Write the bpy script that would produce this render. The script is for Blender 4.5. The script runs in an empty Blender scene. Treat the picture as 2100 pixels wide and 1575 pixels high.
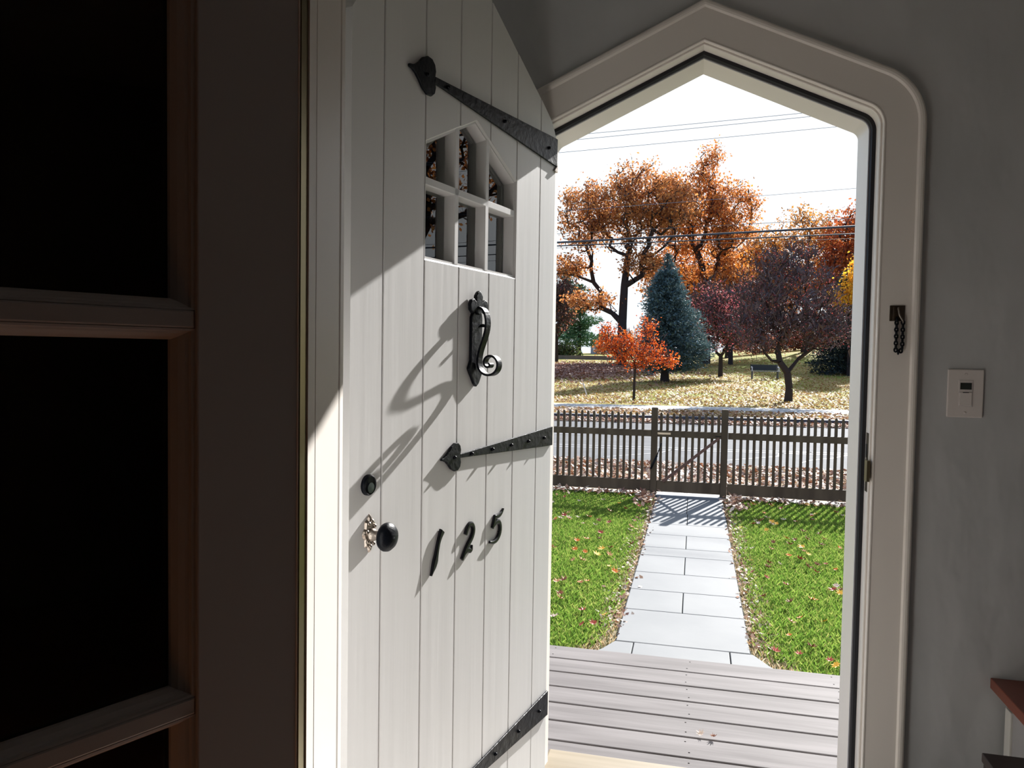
import bpy, bmesh, math, random
import numpy as np
from math import sin, cos, pi, radians as R
from mathutils import Vector, Matrix
SC = bpy.context.scene
COL = SC.collection

# ------------------------------------------------------------------ camera
YAW, PITCH, ROLL = R(13.5), R(-2.3), R(0.9)
fw = Vector((-sin(YAW)*cos(PITCH), cos(YAW)*cos(PITCH), sin(PITCH)))
rt = Vector((cos(YAW), sin(YAW), 0)); up = rt.cross(fw)
r2 = rt*cos(ROLL) + up*sin(ROLL); u2 = up*cos(ROLL) - rt*sin(ROLL)
cd = bpy.data.cameras.new('camera'); cam = bpy.data.objects.new('camera', cd); COL.objects.link(cam)
m = Matrix((r2, u2, -fw)).transposed().to_4x4(); m.translation = (0, 0, 1.28)
cam.matrix_world = m
cd.sensor_width = 36; cd.lens = 1569*36/2100; cd.clip_start = 0.02; cd.clip_end = 400
SC.camera = cam
# ------------------------------------------------------------------ exposure
SC.view_settings.view_transform = 'Standard'; SC.view_settings.look = 'None'
SC.view_settings.gamma = 1; SC.view_settings.use_curve_mapping = False
SC.view_settings.exposure = 0.0
# ------------------------------------------------------------------ sun
SUN_A, SUN_E = R(19.6), R(29.0)
tosun = Vector((sin(SUN_A)*cos(SUN_E), cos(SUN_A)*cos(SUN_E), sin(SUN_E)))
sl = bpy.data.lights.new('sun', 'SUN'); sl.energy = 14.5; sl.angle = R(0.55); sl.color = (1, .98, .945)
so = bpy.data.objects.new('sun', sl); COL.objects.link(so); so.rotation_euler = tosun.to_track_quat('Z', 'Y').to_euler()
so.location = (8, 20, 12)
# ------------------------------------------------------------------ world: hazy bright autumn sky, whitest towards the sun
W = bpy.data.worlds.new('sky'); SC.world = W; W.use_nodes = True
nt = W.node_tree; nt.nodes.clear(); N = nt.nodes.new; L = nt.links.new
tc = N('ShaderNodeTexCoord'); vm = N('ShaderNodeVectorMath'); vm.operation = 'DOT_PRODUCT'; vm.inputs[1].default_value = tosun
L(tc.outputs['Generated'], vm.inputs[0])
rp = N('ShaderNodeValToRGB'); cr = rp.color_ramp
cr.elements[0].position = 0.0; cr.elements[0].color = (.16, .30, .60, 1)
cr.elements[1].position = 1.0; cr.elements[1].color = (1, 1, 1, 1)
for p, c in ((.55, (.42, .58, .82, 1)), (.74, (.78, .90, 1.0, 1)), (.86, (.95, .98, 1, 1))):
    e = cr.elements.new(p); e.color = c
L(vm.outputs['Value'], rp.inputs[0])
sx = N('ShaderNodeSeparateXYZ'); L(tc.outputs['Generated'], sx.inputs[0])
mr = N('ShaderNodeMapRange'); mr.inputs['From Min'].default_value = .0; mr.inputs['From Max'].default_value = .55
mr.inputs['To Min'].default_value = .35; mr.inputs['To Max'].default_value = 0
L(sx.outputs['Z'], mr.inputs['Value'])
mx = N('ShaderNodeMix'); mx.data_type = 'RGBA'; mx.inputs['B'].default_value = (.80, .90, 1, 1)
L(mr.outputs[0], mx.inputs['Factor']); L(rp.outputs[0], mx.inputs['A'])
bg = N('ShaderNodeBackground'); bg.inputs['Strength'].default_value = 1.25
L(mx.outputs['Result'], bg.inputs['Color']); wo = N('ShaderNodeOutputWorld'); L(bg.outputs[0], wo.inputs[0])

# ------------------------------------------------------------------ materials
MATS = {}
def mat(name, col, rough=.6, metal=0, noise=None, bump=None, spec=.5, coat=0, island=None, trans=0, objcoord=True):
    """noise=(scale, colB, detail, stretch) ; bump=(scale, strength, dist, stretch) ; island=[colours] random per leaf"""
    if name in MATS: return MATS[name]
    M = bpy.data.materials.new(name); M.use_nodes = True; t = M.node_tree; b = t.nodes['Principled BSDF']
    b.inputs['Base Color'].default_value = (*col, 1); b.inputs['Roughness'].default_value = rough
    b.inputs['Metallic'].default_value = metal; b.inputs['Specular IOR Level'].default_value = spec
    b.inputs['Coat Weight'].default_value = coat
    tcn = t.nodes.new('ShaderNodeTexCoord')
    def nz(scale, detail, st):
        mp = t.nodes.new('ShaderNodeMapping'); mp.inputs['Scale'].default_value = st
        t.links.new(tcn.outputs['Object'], mp.inputs[0]); n = t.nodes.new('ShaderNodeTexNoise')
        n.inputs['Scale'].default_value = scale; n.inputs['Detail'].default_value = detail
        t.links.new(mp.outputs[0], n.inputs['Vector']); return n
    if noise:
        n = nz(noise[0], noise[2], noise[3]); r = t.nodes.new('ShaderNodeValToRGB')
        r.color_ramp.elements[0].position = .35; r.color_ramp.elements[1].position = .65
        r.color_ramp.elements[0].color = (*col, 1); r.color_ramp.elements[1].color = (*noise[1], 1)
        t.links.new(n.outputs['Fac'], r.inputs[0]); t.links.new(r.outputs[0], b.inputs['Base Color'])
    if island:
        g = t.nodes.new('ShaderNodeNewGeometry'); r = t.nodes.new('ShaderNodeValToRGB')
        r.color_ramp.interpolation = 'LINEAR'
        k = len(island)
        r.color_ramp.elements[0].color = (*island[0], 1); r.color_ramp.elements[1].color = (*island[-1], 1)
        for i in range(1, k-1):
            e = r.color_ramp.elements.new(i/(k-1)); e.color = (*island[i], 1)
        t.links.new(g.outputs['Random Per Island'], r.inputs[0]); t.links.new(r.outputs[0], b.inputs['Base Color'])
        if trans:
            tr = t.nodes.new('ShaderNodeBsdfTranslucent'); t.links.new(r.outputs[0], tr.inputs['Color'])
            ms = t.nodes.new('ShaderNodeMixShader'); ms.inputs[0].default_value = trans
            o = t.nodes['Material Output']
            t.links.new(b.outputs[0], ms.inputs[1]); t.links.new(tr.outputs[0], ms.inputs[2]); t.links.new(ms.outputs[0], o.inputs[0])
    if bump:
        n = nz(bump[0], 4, bump[3]); bp = t.nodes.new('ShaderNodeBump')
        bp.inputs['Strength'].default_value = bump[1]; bp.inputs['Distance'].default_value = bump[2]
        t.links.new(n.outputs['Fac'], bp.inputs['Height']); t.links.new(bp.outputs[0], b.inputs['Normal'])
    MATS[name] = M; return M
U1 = (1, 1, 1)
paint = mat('door_paint', (.71, .695, .69), .42, bump=(30, .25, .002, (1, 1, .05)), spec=.35)
trimpaint = mat('trim_paint', (.82, .765, .71), .38, bump=(6, .25, .004, U1), spec=.4)
plaster = mat('plaster', (.50, .505, .505), .6, noise=(3, (.545, .545, .545), 3, U1), bump=(4.2, .62, .045, (1, 1, .6)), spec=.35)
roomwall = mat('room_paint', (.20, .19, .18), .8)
ceil = mat('ceiling_paint', (.62, .61, .60), .8)
floorm = mat('oak_floor', (.42, .16, .06), .35, noise=(4, (.30, .11, .04), 4, (1, .1, 1)))
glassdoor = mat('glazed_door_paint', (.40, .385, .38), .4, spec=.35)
iron = mat('black_iron', (.004, .005, .008), .38, bump=(60, .7, .003, U1), spec=.13, coat=.0)
digit = mat('black_digit', (.008, .008, .011), .3, spec=.25)
brass = mat('brass', (.20, .165, .085), .30, metal=1)
pewter = mat('aged_pewter', (.36, .31, .27), .34, metal=1, bump=(70, .6, .004, U1))
bronze = mat('dark_bronze', (.06, .045, .035), .4, metal=.7, noise=(40, (.11, .08, .055), 3, U1))
black = mat('black_rubber', (.008, .008, .012), .6)
plate = mat('switch_plastic', (.70, .64, .61), .45)
screen = mat('dark_display', (.02, .025, .02), .25)
deckm = mat('weathered_deck', (.098, .088, .088), .75, noise=(5, (.145, .132, .132), 6, (.35, 4, 1)), bump=(30, .3, .002, (.1, 3, 1)), spec=.2)
sillm = mat('new_tan_board', (.15, .115, .065), .6, noise=(5, (.19, .15, .095), 6, (.3, 6, 1)))
slate = mat('bluestone', (.155, .160, .165), .75, noise=(1.7, (.180, .184, .187), 5, U1), bump=(12, .25, .003, U1), spec=.25)
joint = mat('joint_dirt', (.02, .02, .02), .95)
fencem = mat('stained_fence', (.055, .041, .028), .8, noise=(8, (.088, .068, .047), 5, (1, 1, .2)), bump=(30, .4, .002, (1, 1, .1)), spec=.2)
soil = mat('soil_under_grass', (.055, .075, .02), .9, noise=(8, (.10, .12, .03), 5, U1))
park = mat('park_grass', (.20, .23, .035), .95, noise=(.35, (.30, .22, .08), 8, U1), spec=.1)
asphalt = mat('asphalt', (.085, .088, .096), .85, noise=(3, (.105, .108, .116), 8, U1), spec=.15)
concrete = mat('concrete', (.40, .39, .38), .8, noise=(2, (.35, .34, .33), 6, U1))
curbm = mat('dark_curb', (.06, .065, .08), .7)
twigm = mat('twig_bark', (.13, .095, .09), .9, spec=.1)
bark = mat('bark', (.050, .038, .034), .9, spec=.1)
white = mat('white_post', (.75, .75, .75), .6)
tabletop = mat('cherry_top', (.22, .055, .028), .35, noise=(6, (.15, .036, .02), 4, (1, .15, 1)))
tableleg = mat('cream_leg', (.62, .60, .56), .5)
darkwood = mat('dark_brown', (.03, .018, .014), .5)
glass = bpy.data.materials.new('window_glass'); glass.use_nodes = True
t = glass.node_tree; t.nodes.clear(); o = t.nodes.new('ShaderNodeOutputMaterial'); ms = t.nodes.new('ShaderNodeMixShader')
fr = t.nodes.new('ShaderNodeFresnel'); fr.inputs[0].default_value = 1.5; tr = t.nodes.new('ShaderNodeBsdfTransparent'); gl = t.nodes.new('ShaderNodeBsdfGlossy')
tr.inputs[0].default_value = (.90, .93, .91, 1); gl.inputs['Roughness'].default_value = 0.0; gl.inputs['Color'].default_value = (1, 1, 1, 1)
t.links.new(fr.outputs[0], ms.inputs[0]); t.links.new(tr.outputs[0], ms.inputs[1]); t.links.new(gl.outputs[0], ms.inputs[2]); t.links.new(ms.outputs[0], o.inputs[0])
MATS['glass'] = glass

# ------------------------------------------------------------------ helpers
def mk(name, V, F, material, parent=None, smooth=False, mats=None, fm=None):
    me = bpy.data.meshes.new(name); me.from_pydata([tuple(v) for v in V], [], [tuple(f) for f in F]); me.update()
    for mm in (mats or [material]): me.materials.append(mm)
    if fm: me.polygons.foreach_set('material_index', fm)
    if smooth: me.polygons.foreach_set('use_smooth', [True]*len(me.polygons))
    o = bpy.data.objects.new(name, me); COL.objects.link(o)
    if parent: o.parent = parent
    return o
def fastmesh(name, V, nper, material, parent=None):
    """V: (n*nper,3) array, every nper verts make one face"""
    V = np.asarray(V, dtype=np.float32).reshape(-1, 3); n = len(V)//nper
    me = bpy.data.meshes.new(name); me.vertices.add(len(V)); me.vertices.foreach_set('co', V.ravel())
    me.loops.add(n*nper); me.loops.foreach_set('vertex_index', np.arange(n*nper, dtype=np.int32))
    me.polygons.add(n); me.polygons.foreach_set('loop_start', np.arange(0, n*nper, nper, dtype=np.int32))
    me.polygons.foreach_set('loop_total', np.full(n, nper, dtype=np.int32)); me.update(calc_edges=True); me.validate()
    me.materials.append(material); o = bpy.data.objects.new(name, me); COL.objects.link(o)
    if parent: o.parent = parent
    return o
class MB:
    def __init__(s): s.V = []; s.F = []
    def add(s, V, F):
        k = len(s.V); s.V += [tuple(v) for v in V]; s.F += [tuple(i+k for i in f) for f in F]
    def box(s, x0, x1, y0, y1, z0, z1, M=None):
        V = [Vector((x, y, z)) for x in (x0, x1) for y in (y0, y1) for z in (z0, z1)]
        if M: V = [M @ v for v in V]
        s.add(V, [(0, 1, 3, 2), (4, 6, 7, 5), (0, 4, 5, 1), (2, 3, 7, 6), (0, 2, 6, 4), (1, 5, 7, 3)]); return s
    def prism(s, pts, f0, f1):
        """pts 2D outline; f0,f1 map a point to 3D (back and front)"""
        n = len(pts); V = [f0(p) for p in pts]+[f1(p) for p in pts]
        s.add(V, [tuple(range(n))[::-1], tuple(range(n, 2*n))]+[(i, (i+1) % n, n+(i+1) % n, n+i) for i in range(n)]); return s
    def tube(s, P, rad, k=8, caps=True):
        P = [Vector(p) for p in P]; n = len(P)
        if not hasattr(rad, '__len__'): rad = [rad]*n
        V = []; prev = None
        for i, p in enumerate(P):
            t = (P[min(i+1, n-1)]-P[max(i-1, 0)]).normalized()
            a = prev if prev is not None else (Vector((0, 0, 1)) if abs(t.z) < .9 else Vector((1, 0, 0)))
            a = (a-t*a.dot(t)).normalized(); prev = a; b = t.cross(a)
            V += [p+(a*cos(2*pi*j/k)+b*sin(2*pi*j/k))*rad[i] for j in range(k)]
        F = [(i*k+j, i*k+(j+1) % k, (i+1)*k+(j+1) % k, (i+1)*k+j) for i in range(n-1) for j in range(k)]
        if caps: F += [tuple(range(k))[::-1], tuple(range((n-1)*k, n*k))]
        s.add(V, F); return s
    def lathe(s, prof, O, A, k=20):
        """prof [(r, h)], O origin, A axis"""
        A = Vector(A).normalized(); a = (Vector((0, 0, 1)) if abs(A.z) < .9 else Vector((1, 0, 0))); a = (a-A*a.dot(A)).normalized(); b = A.cross(a); O = Vector(O)
        n = len(prof); V = [O+A*h+(a*cos(2*pi*j/k)+b*sin(2*pi*j/k))*r for r, h in prof for j in range(k)]
        F = [(i*k+j, i*k+(j+1) % k, (i+1)*k+(j+1) % k, (i+1)*k+j) for i in range(n-1) for j in range(k)]
        F += [tuple(range(k))[::-1], tuple(range((n-1)*k, n*k))]; s.add(V, F); return s
    def ribbon(s, P, width, th, wdir):
        """strip along P of given width along wdir and thickness th across"""
        P = [Vector(p) for p in P]; wd = Vector(wdir).normalized(); n = len(P); V = []
        if not hasattr(width, '__len__'): width = [width]*n
        for i, p in enumerate(P):
            t = (P[min(i+1, n-1)]-P[max(i-1, 0)]).normalized(); nn = t.cross(wd).normalized(); w = wd*width[i]/2; h = nn*th/2
            V += [p-w-h, p+w-h, p+w+h, p-w+h]
        F = [(i*4+j, i*4+(j+1) % 4, (i+1)*4+(j+1) % 4, (i+1)*4+j) for i in range(n-1) for j in range(4)]
        F += [(3, 2, 1, 0), tuple(range((n-1)*4, n*4))]; s.add(V, F); return s
    def build(s, name, material, parent=None, smooth=False, bevel=0, seg=2):
        o = mk(name, s.V, s.F, material, parent, smooth)
        bm = bmesh.new(); bm.from_mesh(o.data); bmesh.ops.recalc_face_normals(bm, faces=bm.faces); bm.to_mesh(o.data); bm.free()
        if bevel:
            b = o.modifiers.new('bevel', 'BEVEL'); b.width = bevel; b.segments = seg; b.limit_method = 'ANGLE'; b.angle_limit = R(40)
        if smooth: 
            for p in o.data.polygons: p.use_smooth = True
        return o
def tag(o, label, cat, group=None, kind=None):
    o['label'] = label; o['category'] = cat
    if group: o['group'] = group
    if kind: o['kind'] = kind
    return o
def thing(name, label, cat, loc=(0, 0, 0), rz=0, group=None, kind=None):
    o = bpy.data.objects.new(name, None); COL.objects.link(o); o.location = loc; o.rotation_euler = (0, 0, rz)
    o.empty_display_size = .1
    return tag(o, label, cat, group, kind)
def struct(o, label, cat): return tag(o, label, cat, kind='structure')
def sm(t): t = min(max(t, 0), 1); return t*t*(3-2*t)

# ------------------------------------------------------------------ terrain
G = -.47
def T(x, y):
    z = G
    if y > 28: z += .0275*(y-28)
    return z+min(2.2, .11*max(0, x)*sm((y-38)/40))
def grid(name, x0, x1, y0, y1, nx, ny, fz, material):
    V = [(x0+(x1-x0)*i/nx, y0+(y1-y0)*j/ny, 0) for j in range(ny+1) for i in range(nx+1)]
    V = [(x, y, fz(x, y)) for x, y, _ in V]
    F = [(j*(nx+1)+i, j*(nx+1)+i+1, (j+1)*(nx+1)+i+1, (j+1)*(nx+1)+i) for j in range(ny) for i in range(nx)]
    return mk(name, V, F, material, smooth=True)

# ------------------------------------------------------------------ opening outline of the front doorway
SL = .463; RK = math.atan(SL)
def outline(o, n=10, z0=0.0):
    """pointed doorway outline grown by o from the flat casing's inner edge, left foot to right foot, as (x, z)"""
    X = .453+o; ZA = 2.128+o/cos(RK); r = .06+o
    zc0 = ZA-SL*X      # corner height unrounded
    # arc centre: at distance r from both lines
    cx_ = .453-.06; cz_ = (2.128-SL*cx_)-.06/cos(RK)
    pts = [(X, z0)]
    for i in range(n+1):
        a = (pi/2-RK)*i/n
        pts.append((cx_+r*cos(a), cz_+r*sin(a)))
    half = pts
    return [(-x, z) for x, z in half]+[(0, ZA)]+[(x, z) for x, z in half[::-1]]
def sweep(prof, n=10, z0=0.0, closed=False):
    rings = [[(x, y, z) for x, z in outline(o, n, z0)] for o, y in prof]
    k = len(rings[0]); V = [v for r_ in rings for v in r_]; mseg = len(rings)
    F = [(a*k+i, a*k+i+1, ((a+1) % mseg)*k+i+1, ((a+1) % mseg)*k+i) for a in range(mseg if closed else mseg-1) for i in range(k-1)]
    if closed: F += [tuple(a*k for a in range(mseg)), tuple(a*k+k-1 for a in range(mseg))[::-1]]
    return V, F
YW = 2.166; YO = 2.29
# front wall with pointed hole
def wall_with_hole(x0, x1, z0, z1, ya, yb, hole):
    pts = [(x0, z0)]+list(hole)+[(x1, z0), (x1, z1), (x0, z1)]
    V = [(x, ya, z) for x, z in pts]+[(x, yb, z) for x, z in pts]; n = len(pts)
    F = [tuple(range(n)), tuple(range(2*n-1, n-1, -1))]+[(i, (i+1) % n, n+(i+1) % n, n+i) for i in range(n)]
    return V, F
V, F = wall_with_hole(-.95, 1.6, 0, 2.6, YW, YO, outline(.012))
b = MB(); b.add(V, F); w = b.build('wall_front', plaster); struct(w, 'grey hand-trowelled plaster wall around the pointed front doorway', 'wall')
# shell of the entry and the room behind the camera
def sbox(name, d, material, label, cat):
    o = MB().box(*d).build(name, material); return struct(o, label, cat)
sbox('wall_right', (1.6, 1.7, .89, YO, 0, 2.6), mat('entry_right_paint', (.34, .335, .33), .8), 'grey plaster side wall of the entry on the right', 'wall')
sbox('wall_left', (-1.05, -.95, .89, YO, 0, 2.6), mat('entry_paint', (.66, .65, .64), .8), 'grey plaster side wall of the entry behind the open door', 'wall')
sbox('floor', (-3.0, 3.0, -4.0, .84, -.12, 0), floorm, 'warm brown wood floor of the inner room', 'floor')
sbox('floor_entry', (-1.0, 1.65, .84, YO, -.12, 0), mat('entry_tile', (.42, .40, .375), .5, noise=(4, (.47, .45, .42), 4, U1)), 'pale stone floor of the small entry', 'floor')
sbox('ceiling', (-3.0, 3.0, -4.0, YO, 2.6, 2.72), ceil, 'plain pale ceiling over the entry and room', 'ceiling')
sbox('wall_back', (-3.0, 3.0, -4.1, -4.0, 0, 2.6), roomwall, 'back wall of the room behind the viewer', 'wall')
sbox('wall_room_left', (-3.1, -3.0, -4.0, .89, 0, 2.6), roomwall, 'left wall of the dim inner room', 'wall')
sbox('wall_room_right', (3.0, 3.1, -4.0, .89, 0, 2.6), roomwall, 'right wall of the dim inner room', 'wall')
b = MB().box(-3.0, -.473, .79, .89, 0, 2.6).box(.98, 3.0, .79, .89, 0, 2.6).box(-.473, .98, .79, .89, 2.2, 2.6)
struct(b.build('wall_partition', mat('partition_paint', (.78, .78, .77), .8)), 'pale partition wall between the entry and the inner room', 'wall')
struct(MB().box(-2.9, -.50, .770, .7895, .0, 2.59).build('wall_shade_sheet', mat('sheet_shade', (.03, .028, .027), .8)), 'added dark sheet painted as shade on the wall behind the glazed inner door', 'wall')  # added sheet on the pale partition; its dark colour paints in the room's shade

# casing + jamb of the front doorway
prof = [(.100, YW+.01), (.100, 2.150), (.0985, 2.1455), (.0945, 2.1425), (.089, 2.1418), (.084, 2.143), (.081, 2.147), (.080, 2.149),
        (.006, 2.149), (.004, 2.1475), (.001, 2.147), (-.001, 2.149), (-.0015, 2.153), (-.002, 2.158), (-.004, 2.1575), (-.0065, 2.158), (-.008, 2.161), (-.008, 2.212),
        (-.022, 2.212), (-.023, 2.216), (-.034, YO+.010), (-.030, YO+.016), (.016, YO+.016), (.016, YW+.01)]
V, F = sweep(prof, 14, closed=True); b = MB(); b.add(V, F)
tr1 = b.build('trim_1', trimpaint); struct(tr1, 'cream painted pointed casing and frame of the front doorway', 'door frame')
V, F = sweep([(-.0082, 2.199), (-.0175, 2.199), (-.0205, 2.207), (-.0205, 2.2125), (-.0082, 2.2125)], 14, z0=.03, closed=True); b = MB(); b.add(V, F)
b.build('weather_strip', black, tr1)
V, F = sweep([(-.0205, 2.209), (-.0235, 2.2085), (-.0235, 2.2150), (-.0205, 2.2150)], 14, z0=.03, closed=True); b = MB(); b.add(V, F)
b.build('strip_lip', mat('strip_lip', (.35, .34, .36), .6), tr1)
# threshold
struct(MB().box(-.43, .43, 2.166, 2.38, -.05, .012).build('trim_3', sillm, bevel=.006), 'wooden threshold under the front doorway', 'threshold')

# strike plate on the right jamb and door guard with chain, timer switch
sp = thing('strike_plate', 'dark worn latch strike plate on the right door jamb', 'strike plate', (.4445, 2.178, .93))
MB().box(-.0005, .002, -.016, .010, 0, .155).build('plate', bronze, sp)
MB().box(-.006, .0015, -.036, -.006, .03, .085).build('lip', mat('worn_brass', (.30, .25, .15), .4, metal=1), sp)
MB().box(-.002, -.0006, -.004, .006, .09, .125).build('latch_hole', black, sp)

cg = thing('door_chain', 'small dark door chain hanging from a plate on the casing', 'door chain', (.499, 2.149, 1.396))
MB().box(-.018, .018, -.003, 0, -.018, .022).build('plate', bronze, cg, bevel=.001)
MB().tube([(.002, -.002, .016), (.000, -.012, .012), (.003, -.014, -.004), (.009, -.014, -.014), (.013, -.010, -.020)], .0022, 8).build('hook', pewter, cg, smooth=True)
MB().box(-.011, -.006, -.008, -.002, -.016, .018).build('slot_rail', bronze, cg, bevel=.001)
ch = MB(); path = [(-.002, z) for z in np.linspace(-.014, -.092, 10)]+[(.004, -.0975), (.010, -.094)]+[(.013, z) for z in np.linspace(-.086, -.022, 8)]
for i, (x, z) in enumerate(path):
    c = Vector((x, -.008, z)); s_ = .0048; ring = []
    ax = Vector((1, 0, 0)) if i % 2 else Vector((0, 1, 0))
    for j in range(9): a = 2*pi*j/8; ring.append(c+ax*cos(a)*s_*.75+Vector((0, 0, 1))*sin(a)*s_*1.1)
    ch.tube(ring, .0023, 6, caps=False)
ch.build('chain', iron, cg, smooth=True)

sw = thing('timer_switch', 'pale plastic timer switch plate on the grey wall', 'light switch', (.668, YW, 1.196))
MB().box(-.042, .042, -.006, .0, -.0615, .0615).build('wall_plate', plate, sw, bevel=.003, seg=3)
MB().box(-.0165, .0165, -.0075, -.0055, -.034, .034).build('switch_frame', mat('switch_frame', (.62, .57, .55), .5), sw, bevel=.0008)
MB().box(-.013, .013, -.0082, -.007, .010, .027).build('display', screen, sw)
MB().box(-.0145, .0145, -.0090, -.007, -.031, .003).build('button', plate, sw, bevel=.001)
MB().box(-.007, .007, -.0094, -.0085, .0015, .0032).build('button_slot', black, sw)
for dz in (-.049, .049):
    MB().lathe([(.0032, 0), (.0032, .0012), (.002, .0018)], (0, -.0059, dz), (0, -1, 0), 12).build('screw', plate, sw)

# ------------------------------------------------------------------ the front door (hinge at right, swung in)
DA = R(13.4)
door = thing('door_1', 'open white plank front door with black iron straps and number 125', 'door', (-.403, 2.166, 0), 0, kind='structure')
# local frame of the door: u from hinge to latch edge, w out of the exterior face, z up
du = Vector((-sin(DA), -cos(DA), 0)); dn = Vector((cos(DA), -sin(DA), 0))
door.matrix_world = Matrix((du, dn, Vector((0, 0, 1)))).transposed().to_4x4() @ Matrix.Identity(4)
door.location = (-.403, 2.166, 0)
door.rotation_euler = (0, 0, math.atan2(du.y, du.x))
# (u, w, z): x=u, y=w (dn equals Rz(du) rotated by +90 or -90)
SGN = 1.0 if (Vector((-du.y, du.x, 0)).dot(dn) > 0) else -1.0
def P3(u, w, z): return (u, SGN*w, z)
DW = .905; DT = .044
def door_top(u):
    c = DW/2; d = abs(u-c); z = 2.150-.508*d
    e = c-d          # distance from edge
    if e < .045: z -= (.045-e)**2/.045*.55
    return z
GR = [0, .100, .243, .384, .525, .665, .807, DW]
WX0, WX1, WZ0, WZS, WZA = .242, .661, 1.472, 1.722, 1.820
def win_top(u):
    c = (WX0+WX1)/2; return WZA-(WZA-WZS)*abs(u-c)/((WX1-WX0)/2)
leaf = MB()
def plank(u0, u1):
    g = .0026
    a, c = u0+g/2*(u0 > 0), u1-g/2*(u1 < DW)
    us = sorted(set([a, c]+[x for x in (a+.012, a+.03, c-.012, c-.03, DW/2, (WX0+WX1)/2) if a < x < c and (x < .06 or x > DW-.06 or x in (DW/2, (WX0+WX1)/2))]))
    inwin = u0 >= WX0-.002 and u1 <= WX1+.006
    def add(poly):
        cx_ = sum(p[0] for p in poly)/len(poly); ch_ = .0018
        leaf.prism(poly, lambda p: P3(p[0], -DT, p[1]), lambda p: P3(p[0], -ch_, p[1]))
        # chamfered exterior face
        n = len(poly); lo, hi = min(p[0] for p in poly), max(p[0] for p in poly)
        def ins(p): return P3(min(max(p[0], lo+(ch_ if lo > .001 else 0)), hi-(ch_ if hi < DW-.001 else 0)), 0, p[1])
        V = [P3(p[0], -ch_, p[1]) for p in poly]+[ins(p) for p in poly]
        leaf.add(V, [tuple(range(n, 2*n))]+[(i, (i+1) % n, n+(i+1) % n, n+i) for i in range(n)])
    top = [(u, door_top(u)) for u in us]
    if not inwin:
        add([(a, .012), (c, .012)]+top[::-1])
    else:
        add([(a, .012), (c, .012), (c, WZ0), (a, WZ0)])
        wt = [(u, win_top(u)) for u in us]
        add(wt+top[::-1])
for i in range(7): plank(GR[i], GR[i+1])
leaf.box(*sorted((.003, DW-.003)), *sorted((SGN*-.010, SGN*-.030)), .02, WZ0)   # core behind the grooves
leaf.box(.003, WX0-.003, *sorted((SGN*-.010, SGN*-.030)), WZ0, 1.90); leaf.box(WX1+.006, DW-.003, *sorted((SGN*-.010, SGN*-.030)), WZ0, 1.90)
leaf.prism([(.004, 1.85), (.004, 1.90), (DW/2, 2.13), (DW-.004, 1.90), (DW-.004, 1.85)], lambda p: P3(p[0], -.03, p[1]), lambda p: P3(p[0], -.01, p[1]))
# cut opening in the core by adding nothing: rebuild core top around the window instead
leaf.V = leaf.V[:-10]; leaf.F = [f for f in leaf.F if max(f) < len(leaf.V)]
leaf.prism([(.004, 1.72), (WX0-.001, 1.724), ((WX0+WX1)/2, WZA+.003), (WX1+.005, 1.722), (DW-.004, 1.72), (DW-.004, 1.895), (DW/2, 2.125), (.004, 1.895)], lambda p: P3(p[0], -.03, p[1]), lambda p: P3(p[0], -.01, p[1]))
leaf.build('door_leaf', paint, door)
# window: moulded frame, bars, six panes
wf = MB(); c0 = (WX0+WX1)/2
def wpoly(s): return [(WX0+s, WZ0+s), (WX1+.004-s, WZ0+s), (WX1+.004-s, WZS-s*.75), (c0+.002, WZA-s*1.1), (WX0+s, WZS-s*.75)]
def ring(mb, a, wa, b_, wb):
    A = [P3(u, wa, z) for u, z in wpoly(a)]; B = [P3(u, wb, z) for u, z in wpoly(b_)]
    mb.add(A+B, [(i, (i+1) % 5, 5+(i+1) % 5, 5+i) for i in range(5)])
ring(wf, 0, 0, 0, -.044); ring(wf, 0, .0, .004, -.004); ring(wf, .004, -.004, .008, -.004); ring(wf, .008, -.004, .015, -.032); ring(wf, .015, -.032, 0, -.044)
wfo = wf.build('window_frame', paint, door)
bars = MB(); BX = (.3925, .5325); BZ = 1.6385
for u in BX:
    zt = win_top(u)-.004
    pr = [(-.0085, -.006), (-.007, -.003), (.007, -.003), (.0085, -.006), (.0115, -.034), (-.0115, -.034)]
    bars.prism(pr, lambda p: P3(u+p[0], p[1], WZ0+.006), lambda p: P3(u+p[0], p[1], zt))
pr = [(-.0085, -.006), (-.007, -.003), (.007, -.003), (.0085, -.006), (.0115, -.034), (-.0115, -.034)]
bars.prism(pr, lambda p: P3(WX0+.006, p[1], BZ+p[0]), lambda p: P3(WX1-.002, p[1], BZ+p[0]))
bars.build('glazing_bar', paint, door)
xs = [(WX0+.012, BX[0]-.009), (BX[0]+.009, BX[1]-.009), (BX[1]+.009, WX1-.010)]
for (a, c) in xs:
    MB().prism([(a, WZ0+.012), (c, WZ0+.012), (c, BZ-.009), (a, BZ-.009)], lambda p: P3(p[0], -.033, p[1]), lambda p: P3(p[0], -.029, p[1])).build('glass_pane', glass, door)
    top = [(a, win_top(a)-.012), (c, win_top(c)-.012)]
    if a < c0 < c: top = [top[0], (c0, WZA-.014), top[1]]
    MB().prism([(c, BZ+.009), (a, BZ+.009)]+top, lambda p: P3(p[0], -.033, p[1]), lambda p: P3(p[0], -.029, p[1])).build('glass_pane', glass, door)
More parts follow.
